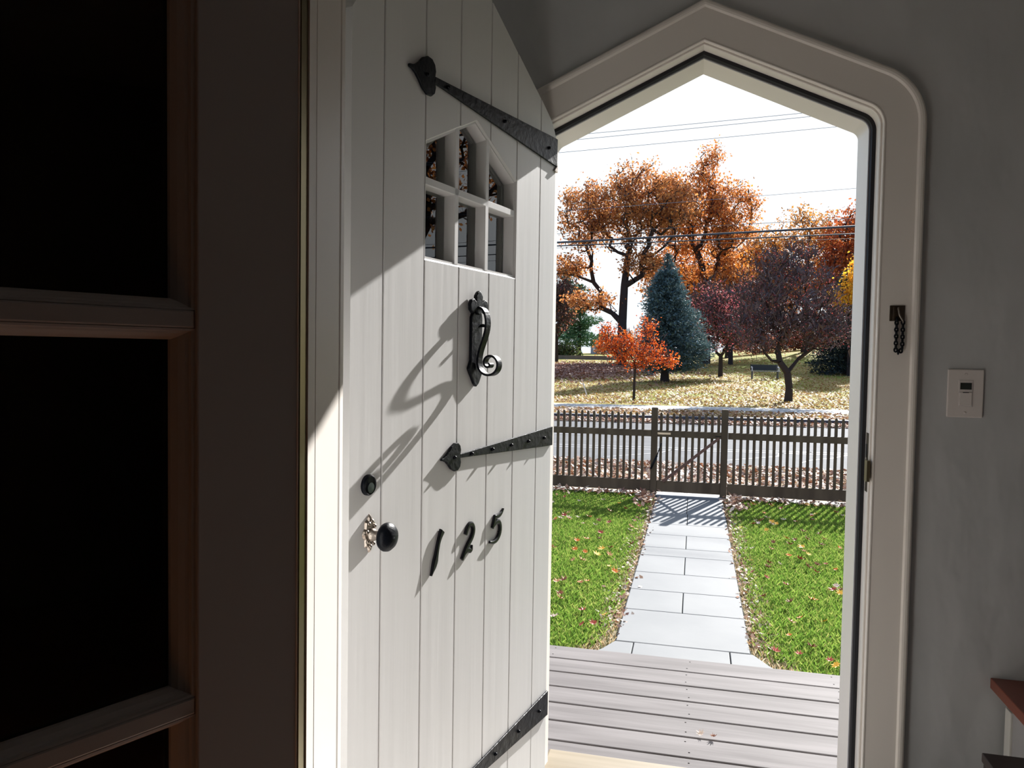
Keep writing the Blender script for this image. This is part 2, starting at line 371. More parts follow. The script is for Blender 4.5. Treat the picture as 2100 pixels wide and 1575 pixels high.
# strap hinges
def heart(u, z, lu, hz):
    """heart whose point looks to +u"""
    pts = []
    for k in range(13):
        a = -pi/2+pi*k/12
    top = [(-.46, .0), (-.50, .22), (-.46, .38), (-.34, .49), (-.16, .50), (.02, .40), (.16, .24), (.30, .12), (.42, .06), (.54, .035)]
    poly = top+[(p[0], -p[1]) for p in top[::-1][:-1]]
    return [(u+p[0]*lu, z+p[1]*hz) for p in poly]
def strap(zc, h0, h1, u_end, lu, hz, nb, label):
    o = MB(); w0, w1 = .0005, .0058
    o.prism([(-.002, zc-h0), (-.002, zc+h0), (.03, zc+h0*.97), (u_end, zc+h1), (u_end, zc-h1), (.03, zc-h0*.97)], lambda p: P3(p[0], w0, p[1]), lambda p: P3(p[0], w1, p[1]))
    o.prism(heart(u_end+lu*.48, zc, lu, hz), lambda p: P3(p[0], w0, p[1]), lambda p: P3(p[0], w1+.0014, p[1]))
    ob = o.build('strap_hinge', iron, door, bevel=.0015); ob['label'] = label
    us = np.linspace(.06, u_end-.05, nb)
    for u in list(us)+[u_end+lu*.35]:
        MB().lathe([(.0045, 0), (.0042, .004), (.0022, .0065)], P3(u, w1-.0002, zc), P3(0, 1, 0), 10).build('bolt', iron, ob, smooth=True)
strap(1.850, .039, .007, .640, .092, .078, 3, 'black strap hinge across the top of the door')
strap(1.044, .027, .0045, .517, .078, .064, 5, 'black strap hinge across the middle of the door')
strap(.2605, .036, .006, .640, .090, .078, 5, 'black strap hinge across the foot of the door')
MB().prism([(-.003, 1.795), (.016, 1.798), (-.003, 1.815)], lambda p: P3(p[0], 0, p[1]), lambda p: P3(p[0], .006, p[1])).build('hinge_leaf', pewter, door)
# barrels at the hinge edge
for z in (1.84, 1.04, .26):
    MB().tube([P3(-.008, -.036, z-.04), P3(-.008, -.036, z+.04)], .007, 10).build('hinge_barrel', iron, door, smooth=True)
# knocker
kb = MB(); ku = .449
poly = [(ku-.017, 1.378), (ku+.017, 1.378), (ku+.027, 1.362), (ku+.027, 1.262), (ku+.038, 1.243), (ku+.012, 1.208), (ku+.002, 1.200), (ku-.010, 1.208), (ku-.033, 1.243), (ku-.023, 1.262), (ku-.023, 1.362)]
kb.prism(poly, lambda p: P3(p[0], .0005, p[1]), lambda p: P3(p[0], .008, p[1]))
kpl = kb.build('door_knocker', iron, door, bevel=.0015)
fl = MB()
fin = [(0, -.004), (.010, .000), (.013, .008), (.020, .005), (.030, -.001), (.040, .006), (.042, .020), (.036, .030), (.026, .033), (.014, .027), (.016, .040), (.007, .049), (0, .053)]
fin = fin+[(-a, b_) for a, b_ in fin[::-1][1:-1]]
fl.prism([(ku+a*1.0, 1.372+b_) for a, b_ in fin], lambda p: P3(p[0], .004, p[1]), lambda p: P3(p[0], .013, p[1]))
fl.build('finial', iron, kpl, bevel=.002)
path = [(.006, 1.386), (.018, 1.385), (.027, 1.378), (.032, 1.364), (.034, 1.348), (.032, 1.332), (.027, 1.314), (.021, 1.298), (.016, 1.284), (.013, 1.270), (.0125, 1.256)]
cw, cz = .0425, 1.2545
for k in range(0, 34):
    a = pi+2*pi*k/22; rr = .030-.00068*k-(.00022*max(0, k-14)*(k-14)/8)
    path.append((cw+rr*cos(a), cz+rr*sin(a)))
# smooth the polyline
pp = [np.array(p) for p in path]
for _ in range(1):
    q = [pp[0]]
    for a, c in zip(pp[:-1], pp[1:]): q += [a*.75+c*.25, a*.25+c*.75]
    pp = q+[pp[-1]]
wid = [.021 if i < 20 else .0225-.005*(i/len(pp)) for i in range(len(pp))]
MB().ribbon([P3(ku-.002, p[0], p[1]) for p in pp], wid, .0050, (1, 0, 0)).build('scroll_handle', iron, kpl, smooth=False)
MB().tube([P3(ku-.016, .008, 1.344), P3(ku-.016, .018, 1.344)], .004, 8).build('rivet', iron, kpl, smooth=True)
# deadbolt
db = MB().lathe([(.020, 0), (.020, .005), (.0175, .008), (.016, .006), (.0, .006)], P3(.851, 0, 1.0265), P3(0, 1, 0), 28).build('deadbolt_cylinder', iron, door, smooth=False)
MB().lathe([(.010, 0), (.010, .0015), (0, .002)], P3(.849, .0062, 1.021), P3(0, 1, 0), 20).build('keyway', mat('dull_steel', (.09, .11, .11), .4, metal=1), db)
# knob
rose = []
random.seed(4)
for k in range(32):
    a = 2*pi*k/32; r_ = 1+.13*cos(8*a)+.05*cos(4*a)
    rose.append((.846+.0185*r_*cos(a), .933+.033*r_*sin(a)))
kn = MB().prism(rose, lambda p: P3(p[0], .0003, p[1]), lambda p: P3(.846+(p[0]-.846)*.8, .006, .933+(p[1]-.933)*.85))
rs = kn.build('knob_rose', pewter, door, bevel=.001)
orn = MB()
for k in range(8):
    a = 2*pi*k/8+.2; orn.lathe([(.0048, 0), (.0038, .003), (.001, .0045)], P3(.846+.0125*cos(a), .0055, .933+.024*sin(a)), P3(0, 1, 0), 8)
orn.build('rose_ornament', pewter, rs, smooth=True)
MB().lathe([(.014, 0), (.012, .006), (.0095, .010), (.0095, .018), (.008, .024), (.010, .030)], P3(.846, .005, .931), P3(0, 1, 0), 20).build('knob_neck', pewter, rs, smooth=True)
kk = MB().lathe([(.008, -.002), (.018, .0), (.0255, .004), (.0275, .009), (.0265, .015), (.0215, .021), (.0125, .025), (.004, .0265), (0, .0266)], P3(.846, .033, .931), P3(0, 1, 0), 32)
kk.build('door_knob', iron, door, smooth=True)
# numbers 1 2 5 : wrought digits bolted just off the planks
def smooth_line(P, it=2):
    P = [np.array(p, float) for p in P]
    for _ in range(it):
        q = [P[0]]
        for a, c in zip(P[:-1], P[1:]): q += [a*.75+c*.25, a*.25+c*.75]
        P = q+[P[-1]]
    return P
def stroke(mb, P, w, it=2):
    """P [(u,z)], w widths at P; flat bar 6 mm thick"""
    n0 = len(P); Q = smooth_line([(*p, ww) for p, ww in zip(P, w)], it)
    n = len(Q); Lf, Rt = [], []
    for i, q in enumerate(Q):
        t = Q[min(i+1, n-1)][:2]-Q[max(i-1, 0)][:2]; t = t/(np.linalg.norm(t)+1e-9); nn = np.array((-t[1], t[0]))
        Lf.append(q[:2]+nn*q[2]/2); Rt.append(q[:2]-nn*q[2]/2)
    w0, w1 = .0005, .0062; V = []
    for a, c in zip(Lf, Rt):
        cc = (a+c)/2
        V += [P3(a[0], w0, a[1]), P3(c[0], w0, c[1]), P3(c[0], w1-.0015, c[1]), P3(cc[0]*.5+c[0]*.5, w1, cc[1]*.5+c[1]*.5), P3(cc[0]*.5+a[0]*.5, w1, cc[1]*.5+a[1]*.5), P3(a[0], w1-.0015, a[1])]
    F = [(i*6+j, i*6+(j+1) % 6, (i+1)*6+(j+1) % 6, (i+1)*6+j) for i in range(n-1) for j in range(6)]+[(5, 4, 3, 2, 1, 0), tuple(range((n-1)*6, n*6))]
    mb.add(V, F)
d1 = MB(); stroke(d1, [(.587, .886), (.600, .868), (.6094, .8379), (.6150, .820), (.631, .796)], [.0195, .0115, .0125, .0215, .002], 2)
d2 = MB(); stroke(d2, [(.4840, .8560), (.4740, .8740), (.4582, .8790), (.4455, .8640), (.4520, .845), (.4790, .8253), (.5000, .8010)], [.0115, .012, .011, .0125, .0135, .0125, .010])
stroke(d2, [(.4970, .8040), (.4863, .8156), (.4737, .819), (.4571, .8113), (.4554, .8260)], [.004, .012, .0135, .011, .003])
d5 = MB(); stroke(d5, [(.2969, .8850), (.3070, .8740), (.3250, .8700), (.3410, .8735)], [.002, .010, .0125, .006])
stroke(d5, [(.3392, .8750), (.3445, .860), (.3530, .8450)], [.0115, .0115, .010], 1)
stroke(d5, [(.3525, .8464), (.3334, .8590), (.3132, .8532), (.3096, .8289), (.3249, .8122), (.3459, .8081), (.3659, .8130)], [.006, .0115, .013, .0135, .012, .010, .006])
for mb, (u, z) in ((d1, (.604, .85)), (d2, (.47, .83)), (d5, (.33, .84))):
    o = mb.build('house_number', digit, door)
    su, sz = {.604: (.6094, .838), .47: (.470, .834), .33: (.318, .830)}[u]
    MB().tube([P3(su, .0, sz), P3(su, .006, sz)], .002, 6).build('standoff_pin', iron, o)

# ------------------------------------------------------------------ glazed inner door, open towards the viewer on the left
GA = R(25)
gd_u = Vector((-sin(GA), -cos(GA), 0))
gd = thing('door_2', 'dark glazed inner door with divided panes standing open at left', 'door', (-.4389, .7887, -.128), math.atan2(gd_u.y, gd_u.x), kind='structure')
gd.scale = (1.1, 1.1, 1.1)
gn = Vector((cos(GA), -sin(GA), 0)); SG2 = 1.0 if Vector((-gd_u.y, gd_u.x, 0)).dot(gn) > 0 else -1.0
def Q3(u, w, z): return (u, SG2*w, z)
GW = .80; GT = .040; UB = [.113, .395, .405, .687]
rows = [(.582+.361*k) for k in range(-1, 4)]           # muntin centres .221 .. 1.665
st = MB()
def qbox(mb, u0, u1, w0, w1, z0, z1): mb.box(u0, u1, *sorted((SG2*w0, SG2*w1)), z0, z1)
qbox(st, .001, .111, 0, -GT, .125, 2.05); qbox(st, GW-.111, GW, 0, -GT, .125, 2.05)
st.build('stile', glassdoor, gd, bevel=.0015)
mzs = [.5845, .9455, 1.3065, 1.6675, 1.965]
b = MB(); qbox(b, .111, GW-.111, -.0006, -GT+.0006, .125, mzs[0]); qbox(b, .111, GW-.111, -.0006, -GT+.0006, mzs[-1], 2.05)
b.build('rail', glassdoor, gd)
b = MB()
for z in mzs[1:-1]: qbox(b, .111, GW-.111, -.003, -GT+.003, z-.0085, z+.0085)
qbox(b, .3915, .4085, -.003, -GT+.003, mzs[0], mzs[-1])
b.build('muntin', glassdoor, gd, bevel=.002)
# moulding around each light, sloping back to the glass
md = MB()
for (u0, u1) in ((.111, .3915), (.4085, GW-.111)):
    for za, zb in zip(mzs[:-1], mzs[1:]):
        z0, z1 = za+.0085, zb-.0085
        prf = [(0, -.0035), (.0035, -.004), (.0045, -.007), (.0075, -.008), (.0125, -.012), (.0165, -.0175), (.0165, -.022), (0, -.022)]
        rings = [[Q3(u0+s, w, z0+s*.62), Q3(u1-s, w, z0+s*.62), Q3(u1-s, w, z1-s*.62), Q3(u0+s, w, z1-s*.62)] for s, w in prf]
        V = [v for r_ in rings for v in r_]; n = len(rings)
        md.add(V, [(a*4+i, a*4+(i+1) % 4, ((a+1) % n)*4+(i+1) % 4, ((a+1) % n)*4+i) for a in range(n) for i in range(4)])
md.build('pane_moulding', glassdoor, gd)
for (u0, u1) in ((.111, .3915), (.4085, GW-.111)):
    for za, zb in zip(mzs[:-1], mzs[1:]):
        b = MB(); qbox(b, u0+.004, u1-.004, -.0225, -.0255, za+.012, zb-.012); b.build('glass_pane', glass, gd)
MB().tube([Q3(.69+.055, .0, .95), Q3(.745, .045, .95)], .008, 12).build('handle_neck', brass, gd, smooth=True)
MB().lathe([(.008, 0), (.024, .006), (.027, .016), (.020, .028), (0, .031)], Q3(.745, .04, .95), Q3(0, 1, 0), 20).build('door_handle', brass, gd, smooth=True)

# jamb of the inner opening with brass strip
jb = MB()
jp = [(-.43, .715), (-.399, .715), (-.399, .7305), (-.3960, .7312), (-.3958, .7465), (-.3955, .7470), (-.3953, .800), (-.3947, .8030), (-.3949, .8110), (-.399, .8165), (-.43, .8165)]
jp = [(a*1.1, c*1.1) for a, c in jp]
jb.prism(jp, lambda p: (p[0], p[1], 0), lambda p: (p[0], p[1], 2.16))
jb.prism([(.98-(p[0]+.473), p[1]) for p in jp], lambda p: (p[0], p[1], 0), lambda p: (p[0], p[1], 2.16))
jb.box(-.473, .98, .7865, .898, 2.16, 2.2)
tr2 = jb.build('trim_2', trimpaint); struct(tr2, 'white painted jamb strip between the glazed door and the plank door', 'door frame')
MB().box(-.4391, -.4372, .789, .803, .02, 2.10).build('brass_strip', brass, tr2)

# ------------------------------------------------------------------ console table and box at lower right
tb = thing('console_table', 'small console table with reddish brown top and cream legs', 'table', (.752, 2.165, 0))
MB().box(0, .75, -.45, -.002, .443, .470).build('tabletop', tabletop, tb, bevel=.002)
MB().box(.034, .716, -.42, -.025, .412, .443).build('apron', tableleg, tb)
for x, y in ((.03, -.425), (.03, -.055), (.685, -.425), (.685, -.055)):
    MB().box(x, x+.035, y, y+.035, 0, .405).build('leg', tableleg, tb, bevel=.002)
MB().box(.036, .05, -.39, -.055, .26, .412).build('side_panel', mat('grey_panel', (.34, .33, .33), .6), tb)
bx = thing('storage_box', 'dark brown box standing on the floor at the foot of the console table', 'box', (.666, 1.95, 0))
MB().box(0.003, .105, -.257, -.003, 0, .35).build('body', darkwood, bx, bevel=.004)
MB().box(0, .108, -.26, 0, .35, .372).build('lid', darkwood, bx, bevel=.003)


# ------------------------------------------------------------------ deck, path, yard, street, park
random.seed(7); rng = np.random.default_rng(11)
dk = MB(); y = 3.503; first = True
while y > 2.62:
    w_ = .1385 if first else .1365
    dk.box(-3.2, 3.2, y-w_, y, -.118, -.09); y -= .146; first = False
dko = dk.build('deck', deckm, bevel=.003); struct(dko, 'weathered grey board deck outside the doorway', 'deck')
fr_ = MB().box(-3.2, 3.2, 3.44, 3.48, -.30, -.12)
for x in np.arange(-3.0, 3.1, .6): fr_.box(x-.02, x+.02, 2.36, 3.44, -.30, -.12)
fr_.build('deck_frame', mat('deck_frame_wood', (.10, .08, .06), .8), dko)
nl = MB()
for x in np.arange(-3.0, 3.1, .6):
    yy = 3.503
    while yy > 2.62:
        for d in (.03, .105): nl.lathe([(.0035, 0), (.0035, .0012)], (x+rng.uniform(-.01, .01), yy-d, -.0912), (0, 0, 1), 8)
        yy -= .146
nl.build('nail_head', mat('nail', (.06, .05, .05), .5), dko)
struct(MB().box(-3.2, 3.2, 2.352, y+.0, -.118, -.088).build('trim_4', sillm, bevel=.003), 'tan new board of the deck against the threshold', 'deck board')
# house foundation under the threshold and outer wall continuing to the sides
struct(MB().box(-6.0, 6.0, 2.05, YO, -.6, -.125).build('wall_foundation', concrete), 'concrete foundation wall below the doorway', 'wall')
b = MB().box(-6.0, -1.05, 2.166, YO, -.12, 2.9).box(1.7, 6.0, 2.166, YO, -.12, 2.9).box(-6, 6, 2.166, YO, 2.6, 2.9)
struct(b.build('wall_outside', trimpaint), 'pale outside wall of the house beside the doorway', 'wall')

# ground pieces
def ground(name, x0, x1, y0, y1, nx, ny, material, dz, label, cat):
    o = grid(name, x0, x1, y0, y1, nx, ny, lambda x, y: T(x, y)+dz, material); return struct(o, label, cat)
ground('ground', -60, 60, 2.36, 12.0, 12, 8, soil, -.012, 'soil and turf of the front yard', 'ground')
# the path: bluestone slabs
rowsY = [9.62, 8.56, 7.98, 7.50, 6.98, 6.69, 6.15, 5.68, 5.22, 4.61, 3.30]
pth = MB()
for i, (ya, yb) in enumerate(zip(rowsY[:-1], rowsY[1:])):
    g = .006; xa, xb = (-.435, .352)
    if i == 9: segs = [(-.62, -.325), (-.325, .233), (.233, .58)]
    elif i in (1, 3, 5, 7): segs = [(xa, -.05), (-.05, xb)]
    elif i == 0: segs = [(xa, -.06), (-.06, xb)]
    else: segs = [(xa, xb)]
    if i == 9:
        for poly in ([(-.328, 4.602), (-.438, 4.602), (-.50, 4.46), (-.62, 4.28), (-.62, 3.3), (-.328, 3.3)], [(.236, 4.602), (.236, 3.3), (.58, 3.3), (.58, 4.25), (.44, 4.46), (.365, 4.602)]):
            pth.prism(poly, lambda p: (p[0], p[1], G-.03), lambda p: (p[0], p[1], G+.018))
        segs = [(-.325, .233)]
    for s0, s1 in segs:
        if i == 9: yb2 = yb
        pth.box(s0+g/2, s1-g/2, yb+g/2, ya-g/2, G-.03, G+.018)
po = pth.build('path', slate, bevel=.004); struct(po, 'straight bluestone slab path from the deck to the gate', 'path')
struct(MB().box(-.60, .56, 3.3, 4.20, G-.02, G+.006).box(-.44, .357, 4.20, 4.61, G-.02, G+.006).box(-.44, .357, 4.61, 9.62, G-.02, G+.006).build('path_bed', joint), 'dark joints between the path slabs', 'path')
struct(MB().box(-.44, .36, 9.64, 12.2, G-.02, G+.012).build('path_outside', concrete), 'pale path strip passing under the gate to the street', 'path')
struct(MB().box(-60, 60, 9.66, 9.90, G-.02, G+.008).build('path_kerb', concrete), 'pale stone edging strip under the picket fence', 'kerb')
# street (slightly skewed to the house like the photo shows)
def strip(name, ya, yb, dz, material, label, cat, skew=.10, h=None, nx=30, ny=3):
    V = []; F = []
    for j in range(ny+1):
        for i in range(nx+1):
            x = -60+120*i/nx; yy = ya+(yb-ya)*j/ny+skew*x; V.append((x, yy, T(x, yy)+dz))
    F = [(j*(nx+1)+i, j*(nx+1)+i+1, (j+1)*(nx+1)+i+1, (j+1)*(nx+1)+i) for j in range(ny) for i in range(nx)]
    o = mk(name, V, F, material, smooth=True); struct(o, label, cat); return o
SK = .11
def Tg(x, y): return T(x, y)
road = mk('road', [(-60, 12.25-60*SK, G-.0), (60, 12.25+60*SK, G), (60, 20.3+60*SK, G), (-60, 20.3-60*SK, G)], [(0, 1, 2, 3)], asphalt)
struct(road, 'sunlit grey asphalt street beyond the picket fence', 'street')
# pale crack filler lines and seams on the road
sm_ = MB(); seam = mat('road_seam', (.42, .42, .44), .5)
def roadline(P, w):
    for (x0, y0), (x1, y1) in zip(P[:-1], P[1:]):
        d = Vector((x1-x0, y1-y0, 0)); nn = Vector((-d.y, d.x, 0)).normalized()*w/2
        A, B_ = Vector((x0, y0, G+.004)), Vector((x1, y1, G+.004)); sm_.add([A-nn, B_-nn, B_+nn, A+nn], [(0, 1, 2, 3)])
for base in (14.5, 14.8, 16.9):
    roadline([(x, base+SK*x+rng.uniform(-.06, .06)) for x in np.arange(-3, 12, .8)], .05)
for x in (-1.4, .6, 1.7, 3.2, 5.0):
    roadline([(x+rng.uniform(-.15, .15)+k*.35, 13.2+SK*x+.45*k) for k in range(5)], .035)
struct(sm_.build('road_marking', seam), 'pale wandering seam lines on the street surface', 'street marking')
ground('lawn_far', -60, 60, 20.2-0, 22.0, 2, 2, soil, -.03, 'turf under the far verge', 'ground')
strip('verge_near', 9.9, 12.35, .004, mat('leafy_verge', (.26, .17, .10), .9, noise=(6, (.30, .24, .12), 8, U1)), 'leaf covered verge between fence and street', 'ground', skew=0)
# verge edge follows the road skew
strip('verge_near_edge', 12.0, 12.45, .008, MATS['leafy_verge'], 'ragged leafy edge of the verge along the street', 'ground', skew=SK)
strip('verge_far', 21.2, 24.9, .01, mat('leafy_grass', (.20, .19, .05), .95, noise=(1.5, (.30, .21, .10), 8, U1), spec=.1), 'leaf strewn grass verge across the street', 'ground', skew=SK)
cb = MB(); cb.add([(-60, 20.95-60*SK, G), (60, 20.95+60*SK, G), (60, 20.95+60*SK, G+.13), (-60, 20.95-60*SK, G+.13), (-60, 21.25-60*SK, G+.13), (60, 21.25+60*SK, G+.13)], [(0, 1, 2, 3), (3, 2, 5, 4)])
struct(cb.build('kerb', curbm), 'dark stone kerb along the far side of the street', 'kerb')
strip('gutter', 20.2, 20.97, .006, mat('gutter_leaves', (.22, .12, .08), .9, noise=(9, (.12, .07, .05), 6, U1)), 'leaf filled gutter under the far kerb', 'gutter', skew=SK)
strip('sidewalk', 24.9, 26.9, .03, concrete, 'pale concrete sidewalk across the street', 'sidewalk', skew=SK)
strip('park_lawn', 26.85, 100, .0, park, 'leaf strewn park lawn rising to a low crest', 'lawn', skew=SK, nx=60, ny=60)

# grass blades near the house
def blades(name, n, x0, x1, y0, y1, h, cols, label, keep=None):
    x = rng.uniform(x0, x1, n); y = rng.uniform(y0, y1, n)
    if keep is not None:
        k = keep(x, y); x, y = x[k], y[k]; n = len(x)
    hh = h*rng.uniform(.5, 1.15, n); a = rng.uniform(0, 2*pi, n); w = rng.uniform(.0015, .0030, n)
    lean = rng.uniform(.1, .8, n)*hh; la = rng.uniform(0, 2*pi, n)
    z = np.full(n, G-.012)
    V = np.zeros((n, 4, 3)); dx, dy = np.cos(a)*w, np.sin(a)*w
    V[:, 0] = np.c_[x-dx, y-dy, z]; V[:, 1] = np.c_[x+dx, y+dy, z]
    mx_, my_ = x+np.cos(la)*lean*.35, y+np.sin(la)*lean*.35
    V[:, 2] = np.c_[mx_+dx*.8, my_+dy*.8, z+hh*.62]; V[:, 3] = np.c_[x+np.cos(la)*lean, y+np.sin(la)*lean, z+hh]
    o = fastmesh(name, V, 4, mat(name, cols[0], .6, island=cols, trans=.45, spec=.25)); tag(o, label, 'grass', kind='stuff'); return o
greens = [(.06, .12, .018), (.11, .21, .03), (.17, .29, .045), (.24, .34, .06), (.32, .33, .10)]
blades('lawn_grass', 230000, -3.6, -.47, 3.6, 9.62, .055, greens, 'bright green grass to the left of the slab path', lambda x, y: (x < -.47-(.45*(4.64-y)).clip(0, .17)-.08*rng.random(len(x))**2-.25*(y < 4.9)*(4.9-y).clip(0, 1)*rng.random(len(x))))
blades('lawn_grass', 250000, .39, 4.2, 3.6, 9.62, .055, greens, 'bright green grass to the right of the slab path', lambda x, y: (x > .39+(.50*(4.64-y)).clip(0, .20)+.10*rng.random(len(x))**2+.25*(y < 4.9)*(4.9-y).clip(0, 1)*rng.random(len(x))))
# dry thatch along the path edges
dry = [(.45, .34, .20), (.36, .24, .12), (.55, .48, .36), (.25, .17, .08)]
def keep_edge(x, y):
    a = (.45*(4.64-y)).clip(0, .19)
    return (((x < -.445-a) & (x > -.60-a)) | ((x > .36+1.15*a) & (x < .53+1.15*a)))
o = blades('dry_thatch', 70000, -.8, .76, 3.6, 9.62, .04, dry, 'dry tan thatch and litter along both path edges', keep_edge)
o['category'] = 'dry grass'

# fallen leaves: maple-like cupped star shapes
LP = [(0, .5), (.12, .24), (.38, .36), (.24, .08), (.48, -.02), (.2, -.14), (.2, -.34), (.04, -.26), (0, -.52)]
LPOLY = LP+[(-a, b_) for a, b_ in LP[::-1][1:-1]]
def leaf_verts(s, cup):
    V = [(0, -.02, 0)]+[(a, b_, cup*(a*a+b_*b_)) for a, b_ in LPOLY]
    return [(x*s, y*s, z*s) for x, y, z in V]
def leaf_mesh(name, s, cup, material):
    V = leaf_verts(s, cup); n = len(LPOLY)
    me = bpy.data.meshes.new(name); me.from_pydata(V, [], [(0, 1+i, 1+(i+1) % n) for i in range(n)]); me.materials.append(material); return me
lc = [mat('leaf_orange', (.62, .17, .02), .6), mat('leaf_tan', (.50, .26, .12), .6), mat('leaf_brown', (.22, .08, .035), .6), mat('leaf_yellow', (.75, .40, .04), .6), mat('leaf_pale', (.62, .50, .42), .6), mat('leaf_red', (.33, .05, .03), .6)]
lm = [leaf_mesh('fallen_leaf', 1, c, m_) for m_, c in zip(lc, (.9, 1.2, 1.4, .7, 1.3, 1.0))]
CN = ['orange', 'dull tan', 'dark brown', 'yellow', 'pale', 'deep red']
def one_leaf(x, y, z, s, label, group, k=0):
    o = bpy.data.objects.new('fallen_leaf', lm[k]); COL.objects.link(o)
    o.location = (x, y, z); o.scale = (s, s, s); o.rotation_euler = (random.uniform(-.5, .5), random.uniform(-.5, .5), random.uniform(0, 6.3))
    tag(o, label, 'leaf', group); return o
def lawnleaf(x0, x1, n, side):
    for _ in range(n):
        y = 3.9+5.6*random.random(); x = random.uniform(x0, x1); k = random.randrange(6)
        zone = 'near the deck' if y < 5.8 else ('midway down the path' if y < 7.8 else 'near the picket fence')
        one_leaf(x, y, G+.046, random.uniform(.045, .085), '%s fallen leaf on the grass %s of the path, %s' % (CN[k], side, zone),
                 '%s leaves on the %s lawn %s' % (CN[k], side, zone), k)
lawnleaf(-2.0, -.52, 140, 'left')
lawnleaf(.46, 2.1, 150, 'right')
o = one_leaf(.050, 2.795, -.082, .035, 'pale curled leaf lying on the deck boards, left of the pair', None); o.data = lm[4]
o = one_leaf(.093, 2.785, -.080, .03, 'small reddish leaf lying on the deck boards, right of the pair', None); o.data = lm[2]
# litter as stuff
def litter(name, n, fx, s0, s1, cols, label, zoff=.012, cat='leaf litter'):
    x, y = fx(n); n = len(x); z = np.array([T(a, b_) for a, b_ in zip(x, y)])+zoff
    s = rng.uniform(s0, s1, n); a = rng.uniform(0, 2*pi, n); ta = rng.uniform(-.7, .7, n); tb_ = rng.uniform(-.7, .7, n)
    V = np.zeros((n, 4, 3))
    for k in range(4):
        aa = a+k*pi/2; r_ = s*(1 if k % 2 else .6)*.5; dx, dy = np.cos(aa)*r_, np.sin(aa)*r_
        V[:, k] = np.c_[x+dx, y+dy, z+dx*ta+dy*tb_+s*.25]
    o = fastmesh(name, V, 4, mat(name, cols[0], .6, island=cols, trans=.2)); tag(o, label, cat, kind='stuff'); return o
brn = [(.36, .19, .10), (.22, .08, .04), (.44, .28, .19), (.32, .12, .05), (.60, .48, .38), (.15, .05, .03)]
litter('verge_leaf_litter', 16000, lambda n: (rng.uniform(-8, 8, n), rng.uniform(10.0, 12.6, n)), .05, .11, brn, 'brown leaf litter heaped on the verge outside the fence')
litter('gutter_leaf_litter', 9000, lambda n: (lambda x: (x, rng.uniform(20.1, 21.0, n)+SK*x))(rng.uniform(-9, 12, n)), .06, .13, brn, 'brown leaves filling the gutter across the street', .03)
litter('fence_leaf_litter', 800, lambda n: (np.where(rng.random(n) < .47, rng.uniform(-3.6, -.5, n), rng.uniform(.42, 4.2, n)), 9.50+rng.normal(0, .09, n)), .04, .09, brn, 'brown leaves caught along the foot of the picket fence', .04)
def clump(n):
    c = rng.integers(0, 2, n); cx_ = np.where(c == 0, -.56, .48); return cx_+rng.normal(0, .055, n), np.where(c == 0, 9.25, 9.2)+rng.normal(0, .22, n)
litter('gate_leaf_litter', 300, clump, .05, .09, brn, 'clumps of brown leaves at both sides of the path by the gate', .045)
def edge(n):
    s = rng.integers(0, 2, n); y = 4.7+4.7*rng.random(n); return np.where(s == 0, -.50, .43)+rng.normal(0, .045, n), y
litter('path_edge_litter', 1500, edge, .018, .05, brn+[(.75, .70, .62)], 'small dry leaves and bark along the path edges', .012)
def parkf(n):
    y = 27.2+ (1-np.sqrt(1-rng.random(n)*.97))*54; x = rng.uniform(-.36, .34, n)*y; return x, y+SK*x*.0
tan = [(.46, .28, .10), (.38, .20, .07), (.52, .34, .17), (.30, .13, .05), (.50, .34, .08)]
litter('park_leaf_litter', 42000, parkf, .07, .14, tan, 'pale fallen leaves scattered all over the park lawn', .01)
litter('far_verge_leaf_litter', 9000, lambda n: (lambda x: (x, rng.uniform(21.3, 24.8, n)+SK*x))(rng.uniform(-9, 12, n)), .08, .16, tan+brn, 'fallen leaves on the verge before the far sidewalk', .02)
def shade_under(n):
    return -9+rng.normal(0, 3.2, n), 52+rng.normal(0, 5.5, n)
litter('oak_leaf_litter', 16000, shade_under, .14, .26, [(.22, .09, .06), (.30, .13, .09), (.36, .19, .13)], 'dark reddish oak leaves thick on the grass at the left of the park', .02)

# ------------------------------------------------------------------ picket fence and gate
FY = 9.76
def picket_mb(x, z0, z1, y0=-.010, y1=.010, w=.034):
    b = MB(); h = w/2
    pts = [(-h, z0), (h, z0), (h, z1-.028), (h*.72, z1-.012), (h*.30, z1), (-h*.30, z1), (-h*.72, z1-.012), (-h, z1-.028)]
    b.prism(pts, lambda p: (x+p[0], y0, p[1]), lambda p: (x+p[0], y1, p[1])); return b
def section(name, label, xs, x0, x1, cat='fence', gate=False):
    t = thing(name, label, cat, (x0, FY, G))
    zt = 1.035
    MB().box(0, x1-x0, -.045, -.012, .735, .815).build('top_rail', fencem, t, bevel=.003)
    MB().box(0, x1-x0, -.045, -.012, .045, .185).build('bottom_board', fencem, t, bevel=.003)
    for x in xs:
        picket_mb(x-x0, .06, zt+rng.uniform(-.006, .006)).build('picket', fencem, t)
    return t
sp_ = .0775
section('picket_fence', 'dark stained picket fence left of the gate', [-.555-sp_*k for k in range(1, 42)], -3.80, -.525)
section('picket_fence', 'dark stained picket fence right of the gate', [.405+sp_*k for k in range(1, 48)], .405, 4.10)
gt = section('garden_gate', 'dark picket gate with diagonal brace at the end of the path', [-.418+.0775*k+.012 for k in range(10)], -.447, .322, 'gate')
gb = MB(); A = Vector((.075, -.052, .175)); B_ = Vector((.745, -.052, .745)); d = (B_-A).normalized(); nn = Vector((-d.z, 0, d.x))*.017
